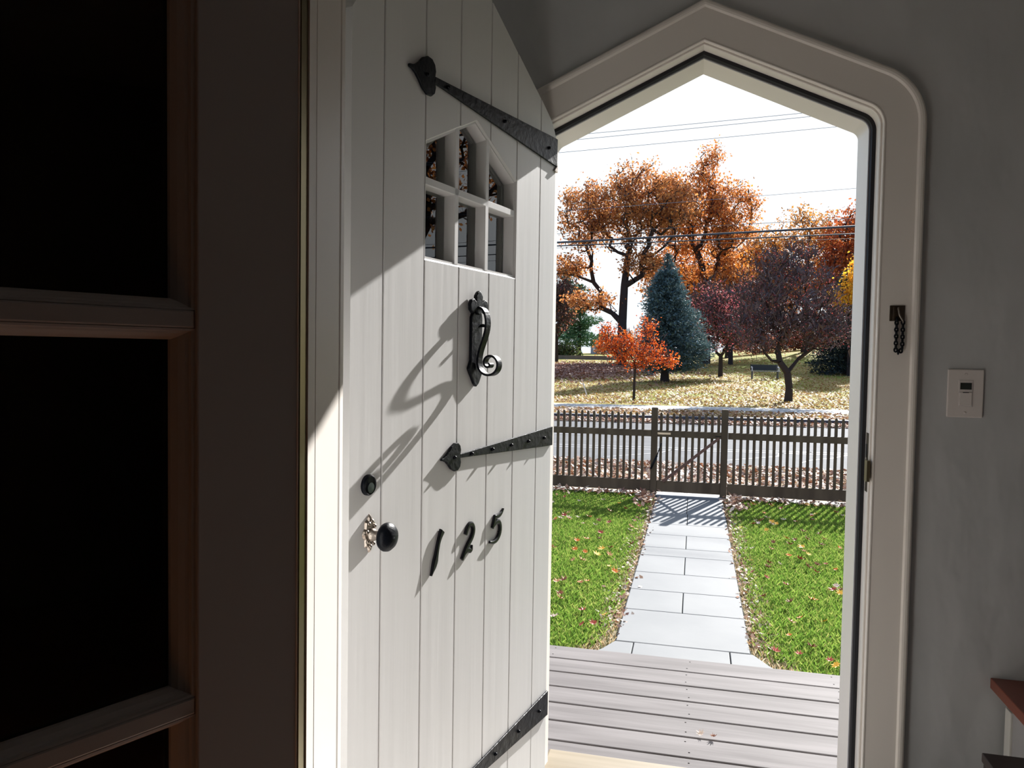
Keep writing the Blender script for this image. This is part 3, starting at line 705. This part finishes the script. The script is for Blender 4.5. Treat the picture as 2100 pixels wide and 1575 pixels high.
gb.add([A-nn+Vector((0, y, 0)) for y in (-.008, .006)]+[A+nn+Vector((0, y, 0)) for y in (-.008, .006)]+[B_-nn+Vector((0, y, 0)) for y in (-.008, .006)]+[B_+nn+Vector((0, y, 0)) for y in (-.008, .006)],
       [(0, 1, 5, 4), (2, 6, 7, 3), (0, 4, 6, 2), (1, 3, 7, 5), (0, 2, 3, 1), (4, 5, 7, 6)])
gb.build('diagonal_brace', mat('brace_wood', (.09, .045, .035), .7), gt)
MB().box(-.03, .16, -.049, -.045, .765, .790).build('gate_hinge', pewter, gt)
MB().box(.70, .80, -.049, -.045, .760, .772).build('latch_bar', iron, gt)
MB().tube([(-.075, -.07, .33), (.0, -.06, .50)], .012, 8).tube([(.0, -.06, .50), (.05, -.05, .66)], .006, 8).build('gate_spring', iron, gt, smooth=True)
for x, lab in ((-.487, 'square fence post at the left side of the gate'), (.362, 'square fence post at the right side of the gate')):
    t = thing('fence_post', lab, 'fence post', (x, FY-.02, G-.03))
    MB().box(-.040, .040, -.040, .040, -.2, 1.13).build('post', fencem, t, bevel=.010)

# ------------------------------------------------------------------ trees
def skeleton(base, trunk, envs, K, jit, seed, reach=.5, min_up=.25):
    """base (x,y,z); trunk list of (dx,dy,z); envs list of (dx,dy,z,rx,ry,rz,weight); returns nodes, parents, tips"""
    g = np.random.default_rng(seed); nodes = [np.array(base, float)]; par = [-1]; plen = [0.]
    for p in trunk:
        q = np.array(base)+np.array(p, float); d = np.linalg.norm(q-nodes[-1]); nodes.append(q); par.append(len(nodes)-2); plen.append(plen[-1]+d)
    first = max(1, 1)
    pts = []; wts = np.array([e[6] for e in envs], float); wts /= wts.sum()
    while len(pts) < K:
        e = envs[g.choice(len(envs), p=wts)]; v = g.normal(size=3); v /= np.linalg.norm(v); v *= g.random()**.42
        pts.append(np.array(base)+np.array(e[:3])+v*np.array(e[3:6]))
    o = np.array(nodes[1]); pts.sort(key=lambda p: np.linalg.norm(p-o))
    tips = []
    for p in pts:
        A = np.array(nodes[first:]); L_ = np.array(plen[first:]); dv = p-A; D = np.linalg.norm(dv, axis=1)
        cost = D+.30*L_+np.maximum(0, -(dv[:, 2]-min_up*D))*1.2
        k = int(np.argmin(cost))+first; q = nodes[k]; d = np.linalg.norm(p-q); m_ = max(1, min(4, int(d/jit/3)))
        last = k
        for s in range(1, m_+1):
            f_ = s/(m_+1); pp = q*(1-f_)+p*f_+g.normal(size=3)*jit*.35*min(1, d); pp[2] += .10*d*sin(pi*f_)*(-.4)
            nodes.append(pp); par.append(last); plen.append(plen[last]+d/(m_+1)); last = len(nodes)-1
        nodes.append(p); par.append(last); plen.append(plen[last]+d/(m_+1)); tips.append(len(nodes)-1)
    return np.array(nodes), par, tips
def limbs(nodes, par, r_trunk, e=2.2, rmin=.012, taper0=1.25):
    n = len(nodes); w = np.zeros(n); kids = [0]*n
    for i in range(n-1, 0, -1):
        if w[i] == 0: w[i] = 1
        w[par[i]] += w[i]
    rad = np.maximum(rmin, r_trunk*(w/w[1])**(1/e)); rad[0] = rad[1]*taper0
    V = []
    for i in range(1, n):
        a, b_ = nodes[par[i]], nodes[i]; ra, rb = min(rad[par[i]], rad[i]*1.35), rad[i]
        if par[i] == 0: ra = rad[0]
        t = b_-a; t = t/(np.linalg.norm(t)+1e-9); u = np.cross(t, (0, 0, 1) if abs(t[2]) < .9 else (1, 0, 0)); u /= np.linalg.norm(u); v = np.cross(t, u)
        k = 7 if rb > .08 else 4
        ca = [a+(u*cos(2*pi*j/k)+v*sin(2*pi*j/k))*ra for j in range(k)]; cb_ = [b_+(u*cos(2*pi*j/k)+v*sin(2*pi*j/k))*rb for j in range(k)]
        for j in range(k): V += [ca[j], ca[(j+1) % k], cb_[(j+1) % k], cb_[j]]
    return V
def leafcloud(centres, per, spread, s0, s1, g, flat=.8):
    c = np.repeat(centres, per, axis=0); n = len(c)
    c = c+g.normal(size=(n, 3))*np.array([spread, spread, spread*flat])
    a = g.normal(size=(n, 3)); a /= np.linalg.norm(a, axis=1)[:, None]; b_ = np.cross(a, g.normal(size=(n, 3))); b_ /= np.linalg.norm(b_, axis=1)[:, None]
    s = g.uniform(s0, s1, n)[:, None]
    return np.stack([c-a*s*.5, c+b_*s*.32, c+a*s*.5, c-b_*s*.32], axis=1)
def twigs(centres, per, ln, w, g, upb=.4):
    c = np.repeat(centres, per, axis=0); n = len(c); c = c+g.normal(size=(n, 3))*ln*.35
    d = g.normal(size=(n, 3)); d[:, 2] = np.abs(d[:, 2])*.8+upb; d /= np.linalg.norm(d, axis=1)[:, None]; d *= (ln*g.uniform(.4, 1.2, n))[:, None]
    s = np.cross(d, (0.3, 1, 0.1)); s /= np.linalg.norm(s, axis=1)[:, None]; s *= w
    bend = g.normal(size=(n, 3))*ln*.08
    return np.stack([c-s, c+s, c+d*.55+bend+s*.5, c+d], axis=1)
def tree(name, label, x, y, trunk, envs, K, rt_, cols, per, spread, s0, s1, seed, group=None, jit=.5, tw=0, twl=.8, tww=.012, cat='tree', trans=.4, barkm=None, e=2.2, rmin=.012, flat=.8, leafy=None, sink=.05):
    g = np.random.default_rng(seed+100); z = T(x, y)-sink
    t = thing(name, label, cat, (x, y, z), group=group)
    nodes, par, tips = skeleton((0, 0, 0), trunk, envs, K, jit, seed)
    V = limbs(nodes, par, rt_, e=e, rmin=rmin)
    fastmesh('trunk', V, 4, barkm or bark, t)
    C_ = nodes[tips]
    if tw: fastmesh('twigs', twigs(C_, tw, twl, tww, g), 4, twigm, t)['kind'] = 'stuff'
    if per:
        keep = C_ if leafy is None else C_[g.random(len(C_)) < leafy]
        fastmesh('foliage', leafcloud(keep, per, spread, s0, s1, g, flat), 4, mat('leaves_'+label[:28].replace(' ', '_'), cols[0], .55, island=cols, trans=trans, spec=.2), t)
    return t
oakc = [(.28, .10, .035), (.48, .18, .055), (.66, .29, .09), (.38, .135, .055), (.74, .38, .13)]
orc = [(.55, .14, .02), (.75, .27, .03), (.40, .10, .03), (.80, .38, .05)]
# big oak at left (trunk fork around 5 m)
tree('oak_tree', 'tall rust brown oak with its dark trunk left of the blue spruce', -5.65, 60,
     [(0, 0, 3.4), (.1, 0, 6.3), (.3, 0, 8.6)],
     [(.6, 0, 12.6, 3.2, 3.0, 3.3, 5), (-2.6, 0, 11.4, 2.7, 2.4, 2.4, 3), (3.4, 0, 12.2, 2.2, 2.4, 2.8, 2.2), (-4.2, 0, 7.8, 1.9, 1.8, .9, 1), (-2.6, .5, 5.2, 2.0, 1.5, .8, .6), (1.6, 0, 8.2, 1.6, 1.8, 1.6, .8), (-3.4, 0, 13.4, 1.5, 1.5, 1.2, .6)],
     380, .34, oakc, 50, .38, .14, .29, 3, jit=.5, tw=4, twl=.55, tww=.005, flat=.75)
tree('oak_tree', 'tall orange brown oak behind the blue spruce reaching the thin wires', .75, 66,
     [(0, 0, 3.5), (-.1, 0, 6.6), (-.6, 0, 8.6)],
     [(-1.6, 0, 12.4, 3.4, 3.0, 3.8, 5), (1.6, 0, 11.8, 2.2, 2.6, 3.8, 3.2), (.0, 0, 16.0, 1.0, .9, 2.5, .7), (-2.8, 0, 7.2, 2.6, 2.2, 2.4, 2), (2.0, 0, 7.2, 2.8, 2.2, 2.2, 2), (3.2, 0, 14.0, 1.5, 1.3, 1.2, .3), (-3.0, 0, 15.0, 1.5, 1.3, 1.4, .5)],
     440, .34, oakc[1:]+orc[:2], 52, .42, .14, .29, 8, jit=.5, tw=4, twl=.55, tww=.005, flat=.75)
tree('autumn_tree', 'broad orange tree filling the gap between the spruce and the dark bare tree', 3.0, 76,
     [(0, 0, 2.2), (.1, 0, 4)], [(0, 0, 7.6, 4.2, 3, 3.8, 5), (-3.4, 0, 6.0, 2.8, 2.5, 3.2, 2), (3.4, 0, 6.6, 3, 2.4, 3.4, 2.4)],
     210, .30, orc+[(.62, .22, .12)], 55, .55, .18, .36, 12, tw=6, twl=1.0, tww=.008)
tree('autumn_tree', 'orange tree with a thin grey green crown top at the right under the cables', 9.6, 74,
     [(0, 0, 3), (.1, 0, 6.5), (0, 0, 9.2)], [(0, 0, 11.0, 2.6, 2.6, 2.0, 2.0), (-2.8, 0, 8.4, 3.2, 2.4, 3.0, 3.4), (2.4, 0, 8.0, 3, 2.4, 3.0, 3.4), (-1, 0, 5.6, 4.2, 2, 2.2, 3)],
     240, .32, [(.34, .20, .08), (.55, .24, .05), (.72, .28, .04), (.30, .22, .12)], 46, .50, .18, .34, 14, tw=5, twl=.6, tww=.005)
tree('autumn_tree', 'rust red tree crowding the right door jamb above the golden foliage', 13.4, 70,
     [(0, 0, 3), (0, 0, 6)], [(0, 0, 9.2, 3.4, 2.4, 3.0, 3), (-1.6, 0, 6.6, 2.6, 2.4, 2.4, 2)],
     150, .32, [(.42, .09, .03), (.58, .17, .04), (.33, .07, .04)], 60, .5, .18, .36, 15, tw=5, tww=.008)
tree('golden_tree', 'bright golden yellow foliage beside the dark evergreen at right', 8.75, 48.5,
     [(0, 0, 2), (0, 0, 3.4)], [(0.7, 0, 5.6, 1.0, .8, 1.3, 3), (-.3, 0, 4.6, 1.0, .8, .7, 1.2)],
     120, .10, [(.85, .42, .03), (.90, .55, .06), (.75, .33, .03)], 34, .26, .11, .21, 16)
tree('autumn_tree', 'deep orange tree directly behind the tip of the blue spruce', -2.6, 73,
     [(0, 0, 2.2), (.1, 0, 4)], [(0.6, 0, 7.8, 3.0, 2.6, 3.0, 4), (2.4, 0, 5.4, 2.2, 2, 2.4, 2)],
     170, .28, [(.42, .11, .04), (.62, .22, .06), (.70, .30, .07), (.36, .10, .05)], 50, .5, .16, .32, 61, tw=4, twl=.7, tww=.006)
tree('background_tree', 'pinkish brown hazy tree low behind the small red leaved tree', 2.6, 62,
     [(0, 0, 1.5), (0, 0, 2.6)], [(0, 0, 4.2, 3.6, 2, 2.4, 4)], 110, .16, [(.45, .17, .13), (.55, .20, .14), (.50, .25, .10)], 34, .42, .16, .28, 19, tw=12, twl=.9, tww=.006)
tree('oak_tree', 'rust brown oak standing out to the right, mirrored in the door panes', 22, 22,
     [(0, 0, 3), (0, 0, 6)], [(0, 0, 11, 4.5, 4.5, 4.5, 4), (-1, 0, 15, 3, 3, 2.5, 2)], 220, .34, oakc, 26, .5, .16, .32, 52, tw=3, tww=.006)
# small ornamental trees
tree('maple_sapling', 'small red orange leaved sapling standing near the far sidewalk', -2.25, 29.1,
     [(0, 0, .75), (.02, 0, 1.3), (.05, 0, 2.0)],
     [(.0, 0, 2.05, 1.15, .8, .50, 3), (-.75, 0, 2.25, .70, .6, .50, 2), (.85, 0, 1.65, .75, .6, .32, 1.4), (.55, 0, 2.75, .45, .5, .45, .8), (-1.05, 0, 2.7, .40, .4, .30, .6), (-.3, 0, 1.5, .7, .5, .25, .6)],
     150, .045, [(.50, .065, .012), (.66, .14, .02), (.38, .04, .015), (.72, .24, .05)], 26, .12, .06, .115, 21, jit=.2, tw=4, twl=.3, tww=.003, rmin=.005, trans=.45)
tree('pear_tree', 'dark purple nearly bare tree with a thick trunk at the right by the sidewalk', 3.43, 30.7,
     [(.03, 0, .55), (-.05, 0, 1.15)],
     [(-.15, 0, 3.9, 1.9, 1.6, 1.75, 5), (-1.0, 0, 2.7, 1.4, 1.2, .8, 1.6), (1.3, 0, 2.9, 1.3, 1.2, .9, 1.8), (-.1, 0, 5.3, 1.1, 1.0, .9, 1.0)],
     420, .135, [(.20, .07, .08), (.28, .08, .08), (.16, .08, .08), (.50, .07, .06)], 13, .20, .045, .085, 23, jit=.28, tw=15, twl=.42, tww=.0038, rmin=.006, e=1.9, trans=.3)
tree('cherry_tree', 'small pinkish red tree with a short forked trunk right of the blue spruce', 1.41, 47,
     [(0, 0, .9), (0, 0, 1.3)],
     [(-.2, 0, 3.4, 1.7, 1.4, 1.9, 5), (.7, 0, 2.6, 1.6, 1.2, .8, 1.5), (-.8, 0, 4.6, .9, .8, 1.2, 1)],
     260, .12, [(.45, .10, .13), (.60, .14, .16), (.36, .13, .14), (.60, .26, .16)], 16, .24, .08, .14, 25, jit=.3, tw=12, twl=.5, tww=.005, rmin=.009, e=1.9)
tree('bare_tree', 'dark leafless grey tree at the far left behind the open door edge', -11.9, 66,
     [(0, 0, 1.8), (.1, 0, 3.2)], [(0, 0, 5.0, 1.7, 1.4, 2.8, 4)], 150, .16, [(.30, .09, .07), (.38, .18, .10)], 5, .4, .16, .26, 27, tw=12, twl=.9, tww=.007, e=1.9)
# conifers
def conifer(name, label, x, y, H, rad, cols, seed, whorls=34, arms=13, droop=.12, z0=.5, tr=.12, nd=46, ns=(.10, .20), bulge=None, lean=0):
    g = np.random.default_rng(seed); zb = T(x, y)-.05; t = thing(name, label, 'conifer', (x, y, zb))
    b = MB(); b.tube([(0, 0, 0), (0, 0, .6), (lean*.3, 0, H*.5), (lean, 0, H*.97)], [tr*1.3, tr, tr*.6, .02], 8)
    V = []
    for i in range(whorls):
        f_ = i/(whorls-1); z = z0+(H-z0)*f_**.93; r = rad(f_)
        if r < .05: r = .05
        for k in range(arms if f_ < .85 else 7):
            a = 2*pi*(k+g.random())/arms; rr = r*g.uniform(.72, 1.12)
            if bulge: rr *= bulge(a, f_)
            tip = np.array([rr*cos(a), rr*sin(a), -droop*rr+g.normal()*.08+.10*rr]); o_ = np.array([lean*f_, 0, z])
            if i % 2 == 0: b.tube([o_, o_+tip*.8], [max(.008, .03*(1-f_)), .006], 4, caps=False)
            nn = max(8, int(nd*rr/rad(0.05)))
            s = g.random(nn)**.6; c = o_+tip*s[:, None]+g.normal(size=(nn, 3))*np.array([.10, .10, .06])*(rr**.5)
            dr = np.array([cos(a), sin(a), .1])+g.normal(size=(nn, 3))*.55; dr /= np.linalg.norm(dr, axis=1)[:, None]
            L_ = g.uniform(ns[0], ns[1], nn)[:, None]; sd = np.cross(dr, g.normal(size=(nn, 3))); sd /= np.linalg.norm(sd, axis=1)[:, None]; sd *= L_*.22
            V.append(np.stack([c-sd, c+sd, c+dr*L_*.9+sd*.4, c+dr*L_], axis=1))
    b.build('trunk', bark, t)
    fastmesh('foliage', np.concatenate(V), 4, mat('needles_'+str(seed), cols[0], .6, island=cols, trans=.15, spec=.2), t); return t
def spr(f_): return 2.2*(1-f_)**.80*(1 if f_ > .12 else .62+.38*f_/.12)+.04
conifer('blue_spruce', 'dense blue green spruce standing behind the red sapling', -1.6, 41.3, 6.75, spr, [(.06, .105, .105), (.10, .16, .165), (.15, .225, .24), (.045, .075, .07)], 31, whorls=46, arms=17, nd=60, z0=.75, tr=.20, bulge=lambda a, f_: 1+.22*cos(a)*(f_ < .5))
conifer('dark_evergreen', 'very dark bushy evergreen cut off by the right door jamb', 8.9, 50, 6.6, lambda f_: 2.2*(1-f_)**.6*(1 if f_ > .1 else .8)+.05, [(.022, .035, .032), (.035, .05, .045), (.05, .07, .07)], 33, whorls=40, arms=15, nd=55, z0=.4, tr=.2, droop=.35)
def pin(f_): return 2.4*(1-f_)**.6*(.75+.4*sin(f_*22))+.1
conifer('pine_tree', 'green layered pine at the left beyond the low park wall', -12.0, 80, 7.6, pin, [(.05, .12, .05), (.08, .18, .08), (.10, .20, .12)], 35, whorls=22, arms=12, nd=60, z0=1.3, tr=.22, ns=(.18, .34), droop=-.05)
conifer('pine_tree', 'taller pale green pine at the far left edge behind the bare tree', -14.4, 86, 10.2, pin, [(.07, .14, .07), (.10, .20, .11), (.13, .22, .13)], 36, whorls=24, arms=12, nd=55, z0=2, tr=.22, ns=(.18, .34), droop=-.1)
# low background brush and hedge line along the crest
def brush(label, x, y, rx, h, cols, seed):
    tree('shrub', label, x, y, [(0, 0, .3)], [(0, 0, h*.5, rx, 1.2, h*.5, 1)], 60, .05, cols, 60, .35, .14, .28, seed, jit=.4, tw=6, twl=.6, cat='shrub')
brush('green shrub on the crest left of the grey house', -13.2, 76, 1.6, 1.3, [(.08, .14, .05), (.16, .18, .06)], 41)
brush('russet shrub on the crest under the oak', -7.0, 78, 3.2, 2.6, [(.35, .15, .06), (.50, .20, .06)], 42)
brush('brown brush on the crest right of the small red leaved tree', 5.5, 80, 3.6, 2.2, [(.30, .13, .08), (.42, .18, .08)], 43)
brush('dark brown brush on the crest beside the evergreen', 10.3, 80, 3.0, 2.0, [(.22, .10, .07), (.35, .15, .07)], 44)

# low wall on the crest at left, small house beyond
wl = MB(); wl.box(-24, -7.2, 74.0, 74.25, .70, 1.16); wo_ = wl.build('park_wall', mat('timber_wall', (.20, .16, .12), .8, noise=(2, (.26, .20, .15), 4, U1)), bevel=.01)
tag(wo_, 'long low brown timber wall on the crest at the left of the park', 'wall')
hs = thing('house', 'small grey white house glimpsed beyond the park wall', 'house', (-11.2, 96, 1.0))
MB().box(-1.6, 1.6, -1, 1, 0, 2.0).build('wall', mat('house_siding', (.45, .46, .50), .8), hs)
MB().prism([(-1.8, 2.0), (1.8, 2.0), (0, 3.1)], lambda p: (p[0], -1.2, p[1]), lambda p: (p[0], 1.2, p[1])).build('roof', mat('house_roof', (.25, .22, .22), .8), hs)
MB().box(-.9, .2, -1.05, -.98, .3, 1.4).build('garage_door', mat('house_orange', (.50, .20, .10), .7), hs)

# park bench
bn = thing('park_bench', 'dark slatted park bench on metal legs on the lawn', 'bench', (3.80, 45.2, T(3.8, 45.2)), R(3))
MB().box(-.80, .62, .16, .20, .50, .82).build('backrest', mat('bench_slats', (.035, .04, .04), .7), bn)
MB().box(-.80, .80, -.22, .12, .44, .475).build('seat', mat('bench_grey', (.30, .30, .30), .6), bn)
for x in (-.72, .66):
    b = MB(); b.tube([(x, -.20, 0), (x, -.18, .44)], .03, 6).tube([(x, .16, 0), (x, .14, .46), (x, .22, .82)], .03, 6).build('leg', mat('bench_metal', (.10, .10, .11), .5), bn)
for x in (-.74, .70):
    MB().tube([(x, -.20, .66), (x, .18, .68)], .04, 6).tube([(x, -.20, .45), (x, -.20, .66)], .03, 6).build('armrest', mat('bench_pale', (.65, .63, .68), .5), bn)
ps = thing('marker_post', 'leaning white stake on the lawn left of the sapling', 'post', (-4.25, 30.9, T(-4.25, 30.9)))
MB().tube([(0, 0, -.1), (-.20, .0, .52)], .028, 6).build('post', white, ps)

# overhead wires along the street
wire = mat('wire', (.035, .04, .05), .5); wirep = mat('thin_wire', (.10, .16, .22), .5)
def cable(p, q, r, m_, label, name='overhead_wire', sag=.0):
    p, q = Vector(p), Vector(q); d = (q-p); a = p-d*3.2; c = q+d*3.2; P = []
    for i in range(25):
        f_ = i/24; v = a.lerp(c, f_); v.z += sag*((f_-.5)**2-.003); P.append(v)
    o = MB().tube(P, r, 6).build(name, m_, smooth=True); tag(o, label, 'wire'); return o
cable((-3.25, 20, 6.99), (2.47, 20, 7.24), .0065, wirep, 'highest thin overhead wire in the sky above the street', sag=1.2)
cable((-3.56, 20, 6.85), (2.70, 20, 7.15), .0065, wirep, 'second thin overhead wire, just below the highest one', sag=1.2)
cable((-3.69, 20, 6.55), (3.06, 20, 6.86), .0060, wirep, 'third thin overhead wire, touching the top twig of the oak', sag=1.2)
cable((-3.70, 20, 5.02), (3.69, 20, 5.38), .0050, wirep, 'lone thin wire crossing the upper oak crowns', sag=1.0)
cable((-3.69, 20, 4.44), (3.71, 20, 4.66), .0060, wire, 'thin dark wire just above the thick cable', sag=1.0)
cable((-3.72, 20, 4.21), (3.69, 20, 4.47), .026, wire, 'thick black cable across the trees, the heaviest of all', 'overhead_cable', sag=.9)
cable((-3.72, 20, 4.12), (3.70, 20, 4.29), .016, wire, 'medium black cable just under the thick cable', 'overhead_cable', sag=.9)
cable((-3.72, 20.1, 4.08), (3.70, 20.1, 4.19), .0055, wire, 'thin black wire hanging lowest under the cables', sag=.9)
